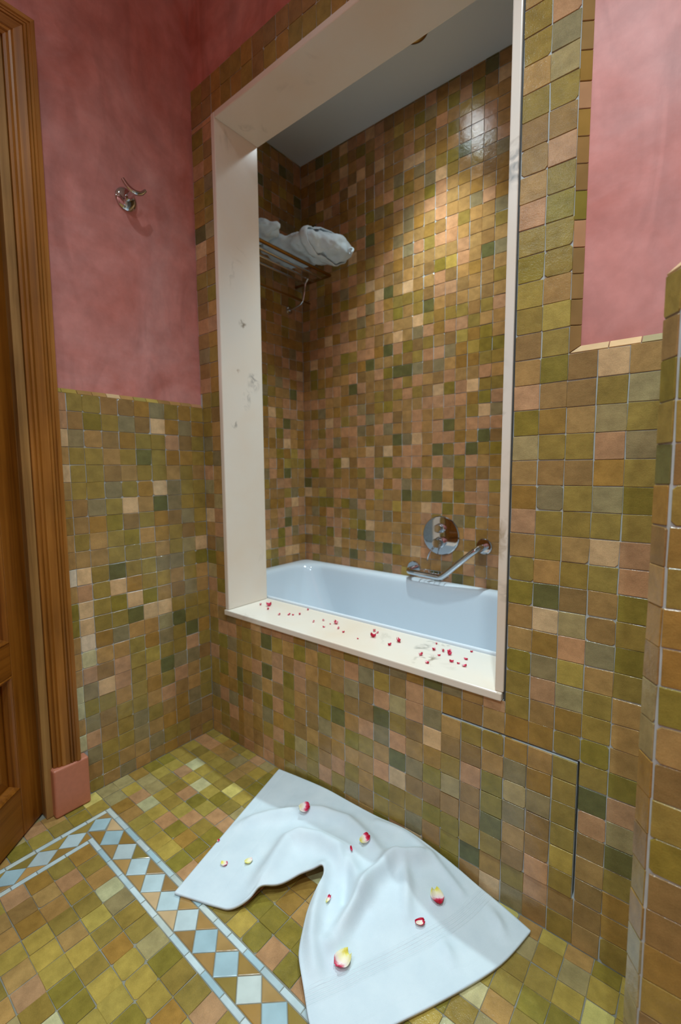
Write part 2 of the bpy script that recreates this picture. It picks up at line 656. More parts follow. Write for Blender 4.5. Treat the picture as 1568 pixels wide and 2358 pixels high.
for ci in range(len(cols) - 1):
    x0, x1 = cols[ci], cols[ci + 1]
    if x0 > XROOM - 0.06:
        break
    w = W_LOW if x0 < 1.1 else W_RIGHT
    for ri in range(len(rows) - 1):
        z0, z1 = rows[ri], rows[ri + 1]
        zc, xc = (z0 + z1) / 2, (x0 + x1) / 2
        if ri == 0:
            z0 = fz(xc)
        code = pick(w)
        rr = RIGHT_CODES.get(ri - 1)
        kx = round(x0 / PT - 21.6)
        if rr and x0 > 1.12 and 0 <= kx < len(rr):
            code = rr[kx]
        c = tcol(code)
        if x0 >= 0.1 and x0 < 1.12:             # columns broken by the opening
            if z1 > ZS0 - 0.002:
                z1 = min(z1, ZS0 - 0.001)
            if z1 - z0 < 0.012:
                continue
        if x0 > 1.23 and z1 > 1.2472 + 0.002:
            continue
        if z0 > 2.205:
            continue
        z1 = min(z1, 2.207 if x1 < 0.11 else z1)
        if PX0 - 0.01 < xc < PX1 and PZ0 < zc < PZ1:
            hatch.append((x0 + 0.0008, x1 - (0.0035 if abs(x1 - PX1) < 0.002 else 0), z0, z1 - (0.0035 if abs(z1 - PZ1) < 0.002 else 0), c, 0.0035))
        else:
            specs.append((x0 - (0.0105 if ci == 0 and z0 > DADO_Z else 0), x1, z0, z1, c))
# two rows above the opening, running over its whole width
xs = [0.0, 0.0525, 0.105] + [0.105 + PT * k for k in range(1, 23)]
for x0, x1 in zip(xs, xs[1:]):
    if x1 < 1.2397 + 0.02:
        for z0, z1 in ((2.209, 2.271), (2.271, 2.333)):
            specs.append((x0 - (0.0105 if x0 == 0 else 0), min(x1, 1.2397), z0, z1, tcol(pick({'O': 5, 'B': 4, 'K': 3}))))
build_tiles(wall_front, (0, 0, 0), (1, 0, 0), (0, 0, 1), specs,
            hidden=lambda u0, u1, v0, v1: u0 > 1.40)
# the tiled hatch
bm = bmesh.new()
box(bm, PX0 + 0.001, PX1 - 0.0036, -0.0005, 0.02, PZ0 + 0.0008, PZ1 - 0.0036)
hatch_o = finish('access_hatch', bm, M_GROUT, wall_front)
build_tiles(hatch_o, (0, 0, 0), (1, 0, 0), (0, 0, 1), hatch)


# mitred trim tiles sloping back to the plaster
def slant_piece(pts, parent, code, name='edge_tile', gap=0.0007):
    """quad of 4 points, made 4 mm thick"""
    P = [Vector(p) for p in pts]
    ce = sum(P, Vector()) / len(P)
    P = [p + (ce - p).normalized() * gap for p in P]
    n = (P[1] - P[0]).cross(P[2] - P[0]).normalized()
    if n.dot(CAM - ce) < 0:
        n = -n
    bm = bmesh.new()
    f = [bm.verts.new(p + (ce - p) * 0.04) for p in P]
    m = [bm.verts.new(p - n * 0.0008) for p in P]
    b = [bm.verts.new(p - n * 0.004) for p in P]
    bm.faces.new(f)
    k = len(P)
    for i in range(k):
        bm.faces.new((f[i], f[(i + 1) % k], m[(i + 1) % k], m[i]))
        bm.faces.new((m[i], m[(i + 1) % k], b[(i + 1) % k], b[i]))
    o = finish(name, bm, M_TILE, parent)
    o.color = tcol(code)
    return o


zz = 1.2472
while zz < 2.32:
    z1 = min(zz + PT * TR.uniform(0.9, 1.05), 2.333)
    lo = zz + (0.0145 if zz < 1.26 else 0)
    slant_piece([(1.2397, 0, zz), (1.2585, 0.0125, lo), (1.2585, 0.0125, z1), (1.2397, 0, z1)], wall_front,
                pick({'B': 4, 'K': 4, 'G': 1, 'P': 2}))
    zz = z1
xx = 1.2397
for i, code in enumerate('LLYNLTTVLPVTLNVTLYTVNLT'):
    x1 = min(xx + PT * (1.3 if i == 0 else 1.0), XROOM)
    slant_piece([(xx, 0, 1.2472), (x1, 0, 1.2472), (x1, 0.0125, 1.2615), (xx + (0.017 if i == 0 else 0), 0.0125, 1.2615)], wall_front, code)
    xx = x1
    if xx >= XROOM:
        break

# ---- left wall with the doorway
YD0, YD1, ZD = -0.572, -1.46, 2.115
DADO = 1.247
bm = bmesh.new()
box(bm, -0.15, -SUB, YD0, 0.0, -0.02, DADO)
wall_left = finish('wall_left', bm, M_GROUT)
structure(wall_left, 'side wall with pink plaster above a tiled dado beside the door', 'wall')
bm = bmesh.new()
box(bm, -0.15, -0.012, YD0, 0.01, DADO, CEIL2)
box(bm, -0.15, -0.012, YD1, YD0, ZD, CEIL2)
box(bm, -0.15, -0.004, YROOM, YD1, -0.02, CEIL2)
finish('plaster_panel', bm, M_PINK, wall_left)
ycols = [0.0, 0.051, 0.1025, 0.155, 0.2075, 0.2605, 0.3135, 0.3665, 0.42, 0.463, 0.487]
zr = [0.0, 0.0420] + [0.0420 + (DADO - 0.0420) / 23 * j for j in range(1, 24)]
LEFT_CODES = {   # columns from the corner outwards, rows counted down from the dado top
    0: 'OKOSKBBOOP', 1: 'KSKLBSOGBP', 2: 'OBPOOKBTSL', 3: 'OKKODOTOOT', 4: 'BOTOOTBOOL', 5: 'OOSLKOSOOT', 6: 'OOSDTLOSBK',
    7: 'OSBKOBGKBK', 8: 'OBOKTGOTOT', 9: 'LYOTOOOTTT', 10: 'GOSSOODOLW', 11: 'TOTOOKLOPT', 12: 'TSBTGLGOLG', 13: 'OOOLLDOOLG',
    14: 'OODYTTSKWT', 15: 'KDOSKOTTAT', 16: 'OPOOVOPBPT', 17: 'BSSDTOPLSA', 18: 'OTPOKOTOGA', 19: 'OTBPTOOBST', 20: 'OSKBOSOBPA', 21: 'BSKKTSOOST', 22: 'BBOOSTTOBT', 23: 'OBBKBTSTOB'}
specs = []
for ci in range(len(ycols) - 1):
    for ri in range(len(zr) - 1):
        code = LEFT_CODES.get(len(zr) - 2 - ri, '')
        code = code[ci] if ci < len(code) else pick(W_LEFT)
        z0, z1 = zr[ri], zr[ri + 1]
        if ci == len(ycols) - 2 and z1 < 0.17:
            continue
        specs.append((-ycols[ci + 1], -ycols[ci], z0, z1, tcol(code)))
build_tiles(wall_left, (0, 0, 0), (0, 1, 0), (0, 0, 1), specs)
yy = 0.0
for i, code in enumerate('PTTTVVTLTTVVNV'):
    y1 = min(yy + 0.043, 0.487)
    slant_piece([(0, -yy, DADO), (0, -y1, DADO), (-0.0115, -y1, 1.2605), (-0.0115, -yy, 1.2605)], wall_left, code)
    yy = y1
    if yy >= 0.487:
        break

# ---- tub recess
bm = bmesh.new()
box(bm, XRL - 0.1, XRR + 0.1, YB + SUB, YB + 0.1, 0.0, CEIL)
wall_rb = finish('wall_recess_back', bm, M_GROUT)
structure(wall_rb, 'back wall of the tub recess in small tan and pink tiles', 'wall')
specs = []
for i in range(33):
    for j in range(41):
        z0, z1 = 0.5 + PT * j, min(0.5 + PT * (j + 1), CEIL)
        specs.append((XRL + PT * i, min(XRL + PT * (i + 1), XRR), z0, z1, tcol(pick(W_TUB), (1.10, 0.95, 0.78))))
build_tiles(wall_rb, (0, YB, 0), (1, 0, 0), (0, 0, 1), specs, tilt=0.011,
            hidden=lambda u0, u1, v0, v1: pj(((u0 + u1) / 2, YB, (v0 + v1) / 2))[0] > 1185)
bm = bmesh.new()
box(bm, XRL - 0.1, XRL - SUB, YW, YB + SUB, 0.0, CEIL)
wall_rl = finish('wall_recess_left', bm, M_GROUT)
structure(wall_rl, 'end wall of the tub recess behind the towel rack', 'wall')
specs = []
for i in range(13):
    for j in range(41):
        z0, z1 = 0.5 + PT * j, min(0.5 + PT * (j + 1), CEIL)
        specs.append((max(YB - PT * (i + 1), YW), YB - PT * i, z0, z1, tcol(pick(W_TUB), (1.10, 0.95, 0.78))))
build_tiles(wall_rl, (XRL, 0, 0), (0, 1, 0), (0, 0, 1), specs, tilt=0.014,
            hidden=lambda u0, u1, v0, v1: u1 < 0.42)
bm = bmesh.new()
box(bm, XRR, XRR + 0.1, YW, YB + SUB, 0.0, CEIL)
structure(finish('wall_recess_right', bm, M_GROUT), 'far end wall of the tub recess', 'wall')

# ---- ceiling, remaining walls
bm = bmesh.new()
box(bm, -1.2, XROOM + 0.1, YROOM - 0.1, YW, CEIL2, CEIL2 + 0.06)
structure(finish('ceiling', bm, M_WHITE), 'plain white ceiling of the room', 'ceiling')
bm = bmesh.new()
box(bm, XRL - 0.1, XRR + 0.1, YW, YB + 0.1, CEIL, CEIL + 0.06)
structure(finish('ceiling_recess', bm, M_WHITE), 'plain white ceiling of the tub recess with a brass spotlight', 'ceiling')
bm = bmesh.new()
box(bm, XROOM, XROOM + 0.1, YROOM, YW, -0.06, CEIL2)
structure(finish('wall_right', bm, M_PINK), 'pink plaster side wall of the room', 'wall')
bm = bmesh.new()
box(bm, -1.2, XROOM + 0.1, YROOM - 0.1, YROOM, -0.06, CEIL2)
structure(finish('wall_back', bm, M_PINK), 'pink plaster wall facing the bath', 'wall')
bm = bmesh.new()
box(bm, -1.2, -1.1, YROOM, YW, -0.02, CEIL2)
structure(finish('wall_hall', bm, M_PINK), 'hallway wall beyond the door', 'wall')

# ---- floor
bm = bmesh.new()
box(bm, -1.2, XROOM + 0.1, YROOM - 0.1, YB + 0.1, -0.08, -0.0018)
floor = finish('floor', bm, M_GROUT_F)
floor.rotation_euler = (0, math.asin(FALL), 0)
structure(floor, 'olive tiled floor with a pale blue diamond border', 'floor')
FX = 0.0514
specs = []
yl = [0.0, -0.038, -0.090, -0.142, -0.193, -0.242, -0.292, -0.343, -0.394, -0.4475]
for i in range(int(XROOM / FX)):
    for a, b in zip(yl, yl[1:]):
        specs.append((FX * i, FX * (i + 1), b, a, tcol(pick(W_FLOOR), (1.06, 1.03, 0.84))))
yy = -0.4475
while yy > -1.5:
    for i in range(-4, 2):
        if i < 0 and yy > YD0:
            continue
        specs.append((FX * i, FX * (i + 1) if i < 1 else 0.1035, yy - FX, yy, tcol(pick(W_FLOOR), (1.06, 1.03, 0.84))))
    yy -= FX
yi = [-0.5455, -0.6005, -0.651, -0.7015, -0.7525] + [-0.7525 - 0.0506 * k for k in range(1, 30)]
xi = [0.1945, 0.2490] + [0.2490 + 0.0507 * k for k in range(1, 42)]
INNER_CODES = ['KOKPV', 'OPTBT', 'TOTKT', 'AOOVV', 'SVTVT']
for ix, (x0, x1) in enumerate(zip(xi, xi[1:])):
    for iy, (a, b) in enumerate(zip(yi, yi[1:])):
        code = pick(W_FLOOR_IN)
        if ix < 5 and iy < 5:
            code = INNER_CODES[ix][iy]
        specs.append((x0, x1, b, a, tcol(code, (1.06, 1.03, 0.84))))
build_tiles(floor, (0, 0, 0), (1, 0, 0), (0, 1, 0), specs, name='floor_tile', tilt=0.005, field='floor_tile_field')


def poly_mesh(pts, gap=0.0009):
    P = [Vector((x, y, 0)) for x, y in pts]
    ce = sum(P, Vector()) / len(P)
    k = len(P)
    area = sum(P[i].x * P[(i + 1) % k].y - P[(i + 1) % k].x * P[i].y for i in range(k))
    if area < 0:
        P.reverse()
    Q = []
    for i in range(k):
        d0, d1 = (P[i] - P[i - 1]).normalized(), (P[(i + 1) % k] - P[i]).normalized()
        n0, n1 = Vector((-d0.y, d0.x, 0)), Vector((-d1.y, d1.x, 0))
        bis = (n0 + n1).normalized()
        Q.append((P[i] - ce, bis / max(0.3, bis.dot(n0))))
    Vt = [(p + b * gap) + Vector((0, 0, -0.006)) for p, b in Q] + [(p + b * gap) + Vector((0, 0, -0.0009)) for p, b in Q] + [(p + b * (gap + 0.0012)) for p, b in Q]
    Fc = []
    for a in (0, k):
        for i in range(k):
            j = (i + 1) % k
            Fc.append((a + i, a + j, a + k + j, a + k + i))
    Fc.append(tuple(range(2 * k, 3 * k)))
    me = bpy.data.meshes.new('tile')
    me.from_pydata(Vt, [], Fc)
    me.materials.append(M_TILE)
    return me, ce


def lay(name, pts, colr, cache={}):
    key = None
    me, ce = poly_mesh(pts)
    sig = tuple(round(c, 4) for v in me.vertices for c in v.co)
    if sig in cache:
        bpy.data.meshes.remove(me)
        me = cache[sig]
    else:
        cache[sig] = me
    o = bpy.data.objects.new(name, me)
    COL.objects.link(o)
    o.parent = floor
    o.location = ce + Vector((0, 0, TR.uniform(-0.0003, 0.0004)))
    o.rotation_euler = (TR.gauss(0, 0.004), TR.gauss(0, 0.004), 0)
    o.color = colr
    return o


def blue():
    c = lin(TR.choice([(196, 214, 216), (204, 218, 218), (188, 210, 214), (170, 200, 208), (200, 212, 206)]))
    return c + (1,)


def tri():
    return tcol(pick({'T': 4, 'O': 3, 'K': 3, 'L': 2, 'B': 2}))


DK, HX, HY = 0.0735, 0.0367, 0.0335
CX0, CY0 = 0.1495, -0.4975
NK = 24
for k in range(NK):                      # wing along the bath wall
    cx = CX0 + DK * k
    hx = HX if k else 0.0305
    lay('diamond_tile', [(cx - hx, CY0), (cx, CY0 - HY), (cx + hx, CY0), (cx, CY0 + HY)], blue())
    nx = cx + DK
    lay('triangle_tile', [(cx, CY0 + HY), (nx, CY0 + HY), (cx + DK / 2, CY0)], tri())
    lay('triangle_tile', [(cx, CY0 - HY), (nx, CY0 - HY), (cx + DK / 2, CY0)], tri())
for k in range(1, 12):                   # wing along the door wall
    cy = CY0 - DK * k
    lay('diamond_tile', [(CX0 - 0.0305, cy), (CX0, cy - HX), (CX0 + 0.0305, cy), (CX0, cy + HX)], blue())
    lay('triangle_tile', [(CX0 - 0.0305, cy), (CX0 - 0.0305, cy + DK), (CX0, cy + HX)], tri())
    if k > 1:
        lay('triangle_tile', [(CX0 + 0.0305, cy), (CX0 + 0.0305, cy + DK), (CX0, cy + HX)], tri())
    else:
        lay('triangle_tile', [(CX0 + 0.0305, cy), (CX0 + 0.0305, cy + HX), (CX0, cy + HX)], tri())
lay('triangle_tile', [(0.119, -0.464), (CX0, -0.464), (0.119, CY0)], tri())


def strips(along, a0, a1, b0, b1, step):
    a = a0
    s = 1 if a1 > a0 else -1
    while (a1 - a) * s > 0.01:
        n = a + s * TR.uniform(0.9, 1.15) * step
        if (a1 - n) * s < 0.01:
            n = a1
        if along == 'x':
            lay('border_strip', [(a, b0), (n, b0), (n, b1), (a, b1)], blue())
        else:
            lay('border_strip', [(b0, a), (b1, a), (b1, n), (b0, n)], blue())
        a = n


strips('x', 0.1055, 1.95, -0.4490, -0.4635, 0.056)
strips('x', 0.1805, 1.95, -0.5315, -0.5450, 0.060)
strips('y', -0.4640, -1.35, 0.1050, 0.1185, 0.062)
strips('y', -0.5455, -1.35, 0.1805, 0.1940, 0.062)

# ---- low wall in the near right corner: chamfered edge, sloping top
LX0, LX1, LY0, LY1, LZ = 1.413, 1.4305, -0.285, -0.3105, 1.262
bm = bmesh.new()
base = [(LX0 + SUB, SUB), (LX0 + SUB, LY0 + 0.001), (LX1 + 0.001, LY1 + SUB), (XROOM, LY1 + SUB), (XROOM, SUB)]
lo = [bm.verts.new((x, y, -0.06)) for x, y in base]
hi = [bm.verts.new((x, y, LZ)) for x, y in base]
tp = [bm.verts.new((x + (0.012 if i < 3 else 0), y + (0.014 if 0 < i < 4 else 0), LZ + 0.012)) for i, (x, y) in enumerate(base)]
for A, B in ((lo, hi), (hi, tp)):
    for i in range(5):
        bm.faces.new((A[i], A[(i + 1) % 5], B[(i + 1) % 5], B[i]))
bm.faces.new(tp)
bm.faces.new(lo[::-1])
wall_low = finish('wall_low', bm, M_GROUT)
structure(wall_low, 'waist high tiled wall with a chamfered corner beside the bath', 'wall')
ch = Vector((LX1 - LX0, LY1 - LY0, 0))
cl = ch.length
nrow = 24
LOW_CODES = 'OBGODKBTKBYYKKBOKYYYSYYBB'
specs = [(0.0, cl, PT * (nrow - 1 - j) + (0 if j < nrow - 1 else fz(LX0)), PT * (nrow - j), tcol(LOW_CODES[j])) for j in range(nrow)]
build_tiles(wall_low, (LX0, LY0, 0.0), ch.normalized(), (0, 0, 1), specs, tilt=0.006)
specs = []
for i in range(19):
    for j in range(nrow):
        specs.append((0.003 + PT * i, 0.003 + PT * (i + 1), PT * j + (0 if j else fz(LX1 + PT * i)), PT * (j + 1), tcol(pick({'O': 5, 'K': 4, 'B': 4, 'G': 2, 'T': 1}))))
build_tiles(wall_low, (LX1, LY1, 0.0), (1, 0, 0), (0, 0, 1), specs, tilt=0.006)
slant_piece([(LX0, LY0, LZ), (LX1, LY1, LZ), (LX1 + 0.012, LY1 + 0.015, LZ + 0.014), (LX0 + 0.014, LY0 + 0.006, LZ + 0.014)], wall_low, 'L')
for i in range(8):
    a, b = LX1 + 0.002 + PT * i, LX1 + PT * (i + 1)
    slant_piece([(a, LY1, LZ), (b, LY1, LZ), (b, LY1 + 0.015, LZ + 0.014), (a + (0.012 if i == 0 else 0), LY1 + 0.015, LZ + 0.014)], wall_low, TR.choice('LTVN'))

# ---- marble surround of the tub opening
trim1 = empty('trim_1', (0.62, 0, ZS0))
structure(trim1, 'cream marble surround lining the tub opening', 'marble surround')
bm = bmesh.new()
box(bm, XJL, XJL + 0.02, -0.004, YW + 0.004, ZS1, ZH1, 0.003)
finish('jamb', bm, M_MARBLE, trim1)
bm = bmesh.new()
box(bm, XJR - 0.02, XJR, -0.004, YW + 0.004, ZS1, ZH1, 0.0025)
finish('jamb', bm, M_MARBLE, trim1)
bm = bmesh.new()
box(bm, XJL + 0.0203, XJR - 0.0203, -0.004, YW + 0.004, ZH0, ZH1, 0.003)
finish('header', bm, M_MARBLE, trim1)
bm = bmesh.new()
box(bm, XJL, XJR - 0.0025, -0.010, 0.191, ZS0, ZS1 - 0.0003, 0.003)
finish('sill', bm, M_MARBLE, trim1)
bm = bmesh.new()
box(bm, XJR + 0.0002, XJR + 0.0034, 0.0005, 0.02, ZS0, ZH1)
finish('joint_bead', bm, M_SILICONE, trim1)
attach(trim1)

# ---- door casing (trim_2): moulded boards, plinth block, inner jamb
trim2 = empty('trim_2', (0, -0.53, 0))
structure(trim2, 'moulded pine door casing standing on a terracotta block', 'door casing')


def casing_profile():
    # (distance from outer edge towards the opening, projection from the wall)
    return [(0, 0), (0, 0.036), (0.010, 0.036), (0.011, 0.033), (0.0165, 0.033), (0.018, 0.0295), (0.0195, 0.033), (0.0245, 0.033),
            (0.026, 0.0295), (0.028, 0.032), (0.048, 0.029), (0.050, 0.025), (0.053, 0.027), (0.058, 0.0255), (0.060, 0.021), (0.063, 0.022),
            (0.069, 0.0195), (0.070, 0)]


yo, zo = -0.496, 2.190
prof = casing_profile()
bm = bmesh.new()
lo = [bm.verts.new((p, yo - d, 0.150)) for d, p in prof]
hi = [bm.verts.new((p, yo - d, zo - d)) for d, p in prof]
for i in range(len(prof) - 1):
    bm.faces.new((lo[i], lo[i + 1], hi[i + 1], hi[i]))
bm.faces.new(lo)
bm.faces.new(hi)
finish('casing_board', bm, M_CASING, trim2)
bm = bmesh.new()
a = [bm.verts.new((p, yo - d, zo - d)) for d, p in prof]
b = [bm.verts.new((p, -1.536 + d, zo - d)) for d, p in prof]
for i in range(len(prof) - 1):
    bm.faces.new((a[i], a[i + 1], b[i + 1], b[i]))
bm.faces.new(a)
bm.faces.new(b)
finish('casing_board', bm, M_CASING_H, trim2)
bm = bmesh.new()
lo = [bm.verts.new((p, -1.536 + d, 0.0)) for d, p in prof]
hi = [bm.verts.new((p, -1.536 + d, zo - d)) for d, p in prof]
for i in range(len(prof) - 1):
    bm.faces.new((lo[i], lo[i + 1], hi[i + 1], hi[i]))
bm.faces.new(lo)
bm.faces.new(hi)
finish('casing_board', bm, M_CASING, trim2)
bm = bmesh.new()
box(bm, 0.0005, 0.036, -0.572, -0.474, 0.0005, 0.149, 0.006, 3)
finish('plinth_block', bm, M_TERRA, trim2)['label'] = 'glazed terracotta plinth block'
bm = bmesh.new()                        # jamb lining seen between casing and door
box(bm, -0.15, 0.014, -0.589, -0.5665, 0.001, ZD + 0.01, 0.002)
finish('jamb_lining', bm, M_JAMB, trim2)
bm = bmesh.new()
box(bm, -0.15, 0.014, -1.466, -1.445, 0.001, ZD + 0.01, 0.002)
finish('jamb_lining', bm, M_JAMB, trim2)
bm = bmesh.new()
box(bm, -0.15, 0.014, -1.445, -0.589, ZD - 0.010, ZD + 0.012, 0.002)
finish('head_lining', bm, M_JAMB, trim2)
attach(trim2)

# ---- door leaf, standing ajar
door = empty('door_1', (-0.030, -0.577, 0.0))
structure(door, 'varnished pine panel door standing ajar', 'door')
door.rotation_euler = (0, 0, math.atan2(-0.763, 0.646))
# local axes: x along the leaf from the hinge, +y towards the room side that faces the bath, z up
LW, LH, TH = 0.80, 2.095, 0.040
Z0 = 0.006


def leaf_part(name, x0, x1, z0, z1, y0=-TH, y1=0.0, bev=0.002, mat=None):
    b_ = bmesh.new()
    box(b_, x0, x1, y0, y1, z0, z1, bev)
    return finish(name, b_, mat or M_WOOD, door)


leaf_part('stile', 0.0, 0.098, Z0, LH)
leaf_part('stile', LW - 0.098, LW, Z0, LH)
for z0, z1 in ((Z0, 0.145), (0.470, 0.560), (1.45, 1.54), (1.98, LH)):
    leaf_part('rail', 0.0982, LW - 0.0982, z0, z1, mat=M_WOOD_H)
for z0, z1 in ((0.1452, 0.4698), (0.5602, 1.4498), (1.5402, 1.9798)):
    x0, x1 = 0.0983, LW - 0.0983
    # raised panel: field with sloping margins
    bm = bmesh.new()
    L = [(0.0, -0.020), (0.018, -0.020), (0.050, -0.010), (0.056, -0.008)]
    rings = []
    for ins, y in L:
        rings.append([bm.verts.new((xx, y, zz)) for xx, zz in ((x0 + ins, z0 + ins), (x1 - ins, z0 + ins), (x1 - ins, z1 - ins), (x0 + ins, z1 - ins))])
    back = [bm.verts.new((xx, -0.030, zz)) for xx, zz in ((x0, z0), (x1, z0), (x1, z1), (x0, z1))]
    for A, B in zip([back] + rings, rings):
        for i in range(4):
            bm.faces.new((A[i], A[(i + 1) % 4], B[(i + 1) % 4], B[i]))
    bm.faces.new(rings[-1])
    bm.faces.new(back[::-1])
    pan = finish('panel', bm, M_WOOD, door)
    # bead moulding around the panel
    bm = bmesh.new()
    prof_m = [(0.0, -0.018), (0.0, -0.0005), (0.004, 0.0012), (0.009, -0.002), (0.013, -0.006), (0.018, -0.016), (0.018, -0.0195)]
    rings = [[bm.verts.new((xx, y, zz)) for xx, zz in ((x0 + d, z0 + d), (x1 - d, z0 + d), (x1 - d, z1 - d), (x0 + d, z1 - d))] for d, y in prof_m]
    for A, B in zip(rings, rings[1:]):
        for i in range(4):
            bm.faces.new((A[i], A[(i + 1) % 4], B[(i + 1) % 4], B[i]))
    finish('bead_moulding', bm, M_WOOD, door)
for zc in (0.30, 1.02, 1.86):
    bm = bmesh.new()
    tube(bm, [(-0.006, 0.006, zc - 0.042), (-0.006, 0.006, zc - 0.001)], 0.0058, 12)
    tube(bm, [(-0.006, 0.006, zc + 0.001), (-0.006, 0.006, zc + 0.042)], 0.0058, 12)
    tube(bm, [(-0.006, 0.006, zc + 0.042), (-0.006, 0.006, zc + 0.047)], [0.0058, 0.003], 12)
    box(bm, -0.006, 0.0005, 0.0, 0.004, zc - 0.042, zc + 0.042)
    finish('hinge', bm, M_IRON, door, True, 40)

# ================================================================== THINGS
# ---- bathtub
def rrect(x0, x1, y0, y1, r, z, n=9):
    pts = []
    for cx, cy, a0 in ((x1 - r, y1 - r, 0), (x0 + r, y1 - r, 90), (x0 + r, y0 + r, 180), (x1 - r, y0 + r, 270)):
        for k in range(n):
            a = math.radians(a0 + 90 * k / (n - 1))
            pts.append((cx + r * math.cos(a), cy + r * math.sin(a), z))
    return pts


tub = empty('bathtub', (0.56, 0.52, 0.02))
tag(tub, 'white enamel built-in bathtub behind the marble sill', 'bathtub')
TZ = 0.514
tx0, tx1, ty0, ty1 = XRL + 0.001, 1.425, 0.1935, YB - 0.0035
loops = [rrect(tx0, tx1, ty0, ty1, 0.03, 0.44), rrect(tx0, tx1, ty0, ty1, 0.03, TZ - 0.008), rrect(tx0 + 0.003, tx1 - 0.003, ty0 + 0.003, ty1 - 0.003, 0.03, TZ - 0.002),
         rrect(tx0 + 0.010, tx1 - 0.010, ty0 + 0.006, ty1 - 0.008, 0.035, TZ)]
# rim rolls into the basin: (inset left, right, front, back, corner radius, z)
for il, ir, if_, ib, r, z in ((0.040, 0.050, 0.008, 0.030, 0.10, TZ + 0.0005), (0.056, 0.064, 0.009, 0.045, 0.12, TZ - 0.003), (0.066, 0.074, 0.010, 0.055, 0.125, TZ - 0.011),
                              (0.072, 0.080, 0.011, 0.061, 0.13, TZ - 0.024), (0.085, 0.086, 0.014, 0.067, 0.135, TZ - 0.07), (0.125, 0.095, 0.024, 0.076, 0.14, TZ - 0.16),
                              (0.190, 0.110, 0.042, 0.088, 0.145, TZ - 0.27), (0.235, 0.125, 0.066, 0.100, 0.145, TZ - 0.335), (0.275, 0.150, 0.090, 0.122, 0.13, TZ - 0.372),
                              (0.320, 0.200, 0.130, 0.165, 0.10, TZ - 0.385)):
    loops.append(rrect(tx0 + il, tx1 - ir, ty0 + if_, ty1 - ib, r, z))
bm = bmesh.new()
R_ = [[bm.verts.new(p) for p in L] for L in loops]
for A, B in zip(R_, R_[1:]):
    for i in range(len(A)):
        bm.faces.new((A[i], A[(i + 1) % len(A)], B[(i + 1) % len(A)], B[i]))
bm.faces.new(R_[-1])
shell = finish('shell', bm, M_ENAMEL, tub, True)
sub = shell.modifiers.new('smooth', 'SUBSURF')
sub.levels = sub.render_levels = 2
for cx, cy in ((0.0, 0.36), (1.2, 0.36), (0.0, 0.66), (1.2, 0.66)):
    bm = bmesh.new()
    tube(bm, [(cx, cy, fz(cx)), (cx, cy, 0.30)], 0.012, 8)
    finish('support_foot', bm, M_CHROME, tub)
bm = bmesh.new()
lathe(bm, [(0, 0.0), (0.002, 0.030), (-0.001, 0.036)], (1.12, 0.52, TZ - 0.384), (0, 0, 1))
finish('drain_cap', bm, M_CHROME, tub, True, 40)
attach(tub)

# ---- thermostatic shower valve on the back wall
VC = Vector((0.549, YB - 0.0005, 0.720))
valve = empty('shower_valve', VC)
tag(valve, 'round chrome shower valve plate with two knobs above the tub', 'shower valve')
bm = bmesh.new()
lathe(bm, [(0, 0.0), (0, 0.0885), (-0.006, 0.0885), (-0.0095, 0.085), (-0.0105, 0.078), (-0.0108, 0.0)], VC, (0, 1, 0), 56)
finish('plate', bm, M_CHROME, valve, True, 35)
for dz, L_, r in ((0.034, 0.046, 0.021), (-0.030, 0.052, 0.024)):
    c = VC + Vector((0, 0, dz))
    bm = bmesh.new()
    lathe(bm, [(-0.010, 0.0), (-0.010, r * 1.05), (-0.018, r * 1.05), (-0.020, r * 0.9), (-L_ + 0.006, r * 0.9), (-L_, r * 0.75), (-L_, 0.0)], c, (0, 1, 0), 28)
    kn = finish('knob', bm, M_CHROME, valve, True, 35)
    if dz < 0:
        bm = bmesh.new()
        tube(bm, [c + Vector((-0.012, -L_ + 0.006, -0.018)), c + Vector((-0.030, -L_ - 0.004, -0.045)), c + Vector((-0.038, -L_ - 0.006, -0.080))], [0.0045, 0.0042, 0.0035], 10)
        lv = finish('lever', bm, M_CHROME, kn, True)
attach(valve)
for k_ in valve.children:
    for l_ in k_.children:
        l_.matrix_parent_inverse = Matrix.Identity(4)

# ---- angled grab bar
GB = empty('grab_bar', (0.575, YB, 0.60))
tag(GB, 'angled chrome grab bar with a wire soap basket on the recess wall', 'grab bar')
pL, pR, yb = Vector((0.412, YB, 0.553)), Vector((0.748, YB, 0.690)), YB - 0.072
path = arc([(pL.x, YB - 0.006, pL.z), (pL.x, YB - 0.045, pL.z - 0.001), (pL.x + 0.014, yb + 0.004, pL.z - 0.002), (pL.x + 0.035, yb, pL.z - 0.003)], 6)
path += arc([(pL.x + 0.05, yb, pL.z - 0.003), (0.562, yb, pL.z - 0.008), (0.585, yb, pL.z - 0.004), (0.600, yb, pL.z + 0.006)], 6)
path += arc([(0.610, yb, pL.z + 0.014), (pR.x - 0.030, yb, pR.z - 0.026), (pR.x - 0.008, yb + 0.010, pR.z - 0.008), (pR.x, YB - 0.040, pR.z), (pR.x, YB - 0.006, pR.z)], 6)
bm = bmesh.new()
tube(bm, path, 0.0125, 16)
finish('bar', bm, M_CHROME, GB, True, 50)
for p in (pL, pR):
    bm = bmesh.new()
    lathe(bm, [(-0.0005, 0.0), (-0.0005, 0.034), (-0.006, 0.034), (-0.009, 0.031), (-0.010, 0.0)], (p.x, YB, p.z), (0, 1, 0), 32)
    finish('flange', bm, M_CHROME, GB, True, 35)
bm = bmesh.new()
bx0, bx1, by0, by1, bz = 0.470, 0.590, YB - 0.064, YB - 0.008, 0.556
tube(bm, [(bx0, by0, bz), (bx1, by0, bz), (bx1, by1, bz), (bx0, by1, bz), (bx0, by0, bz)], 0.0022, 8)
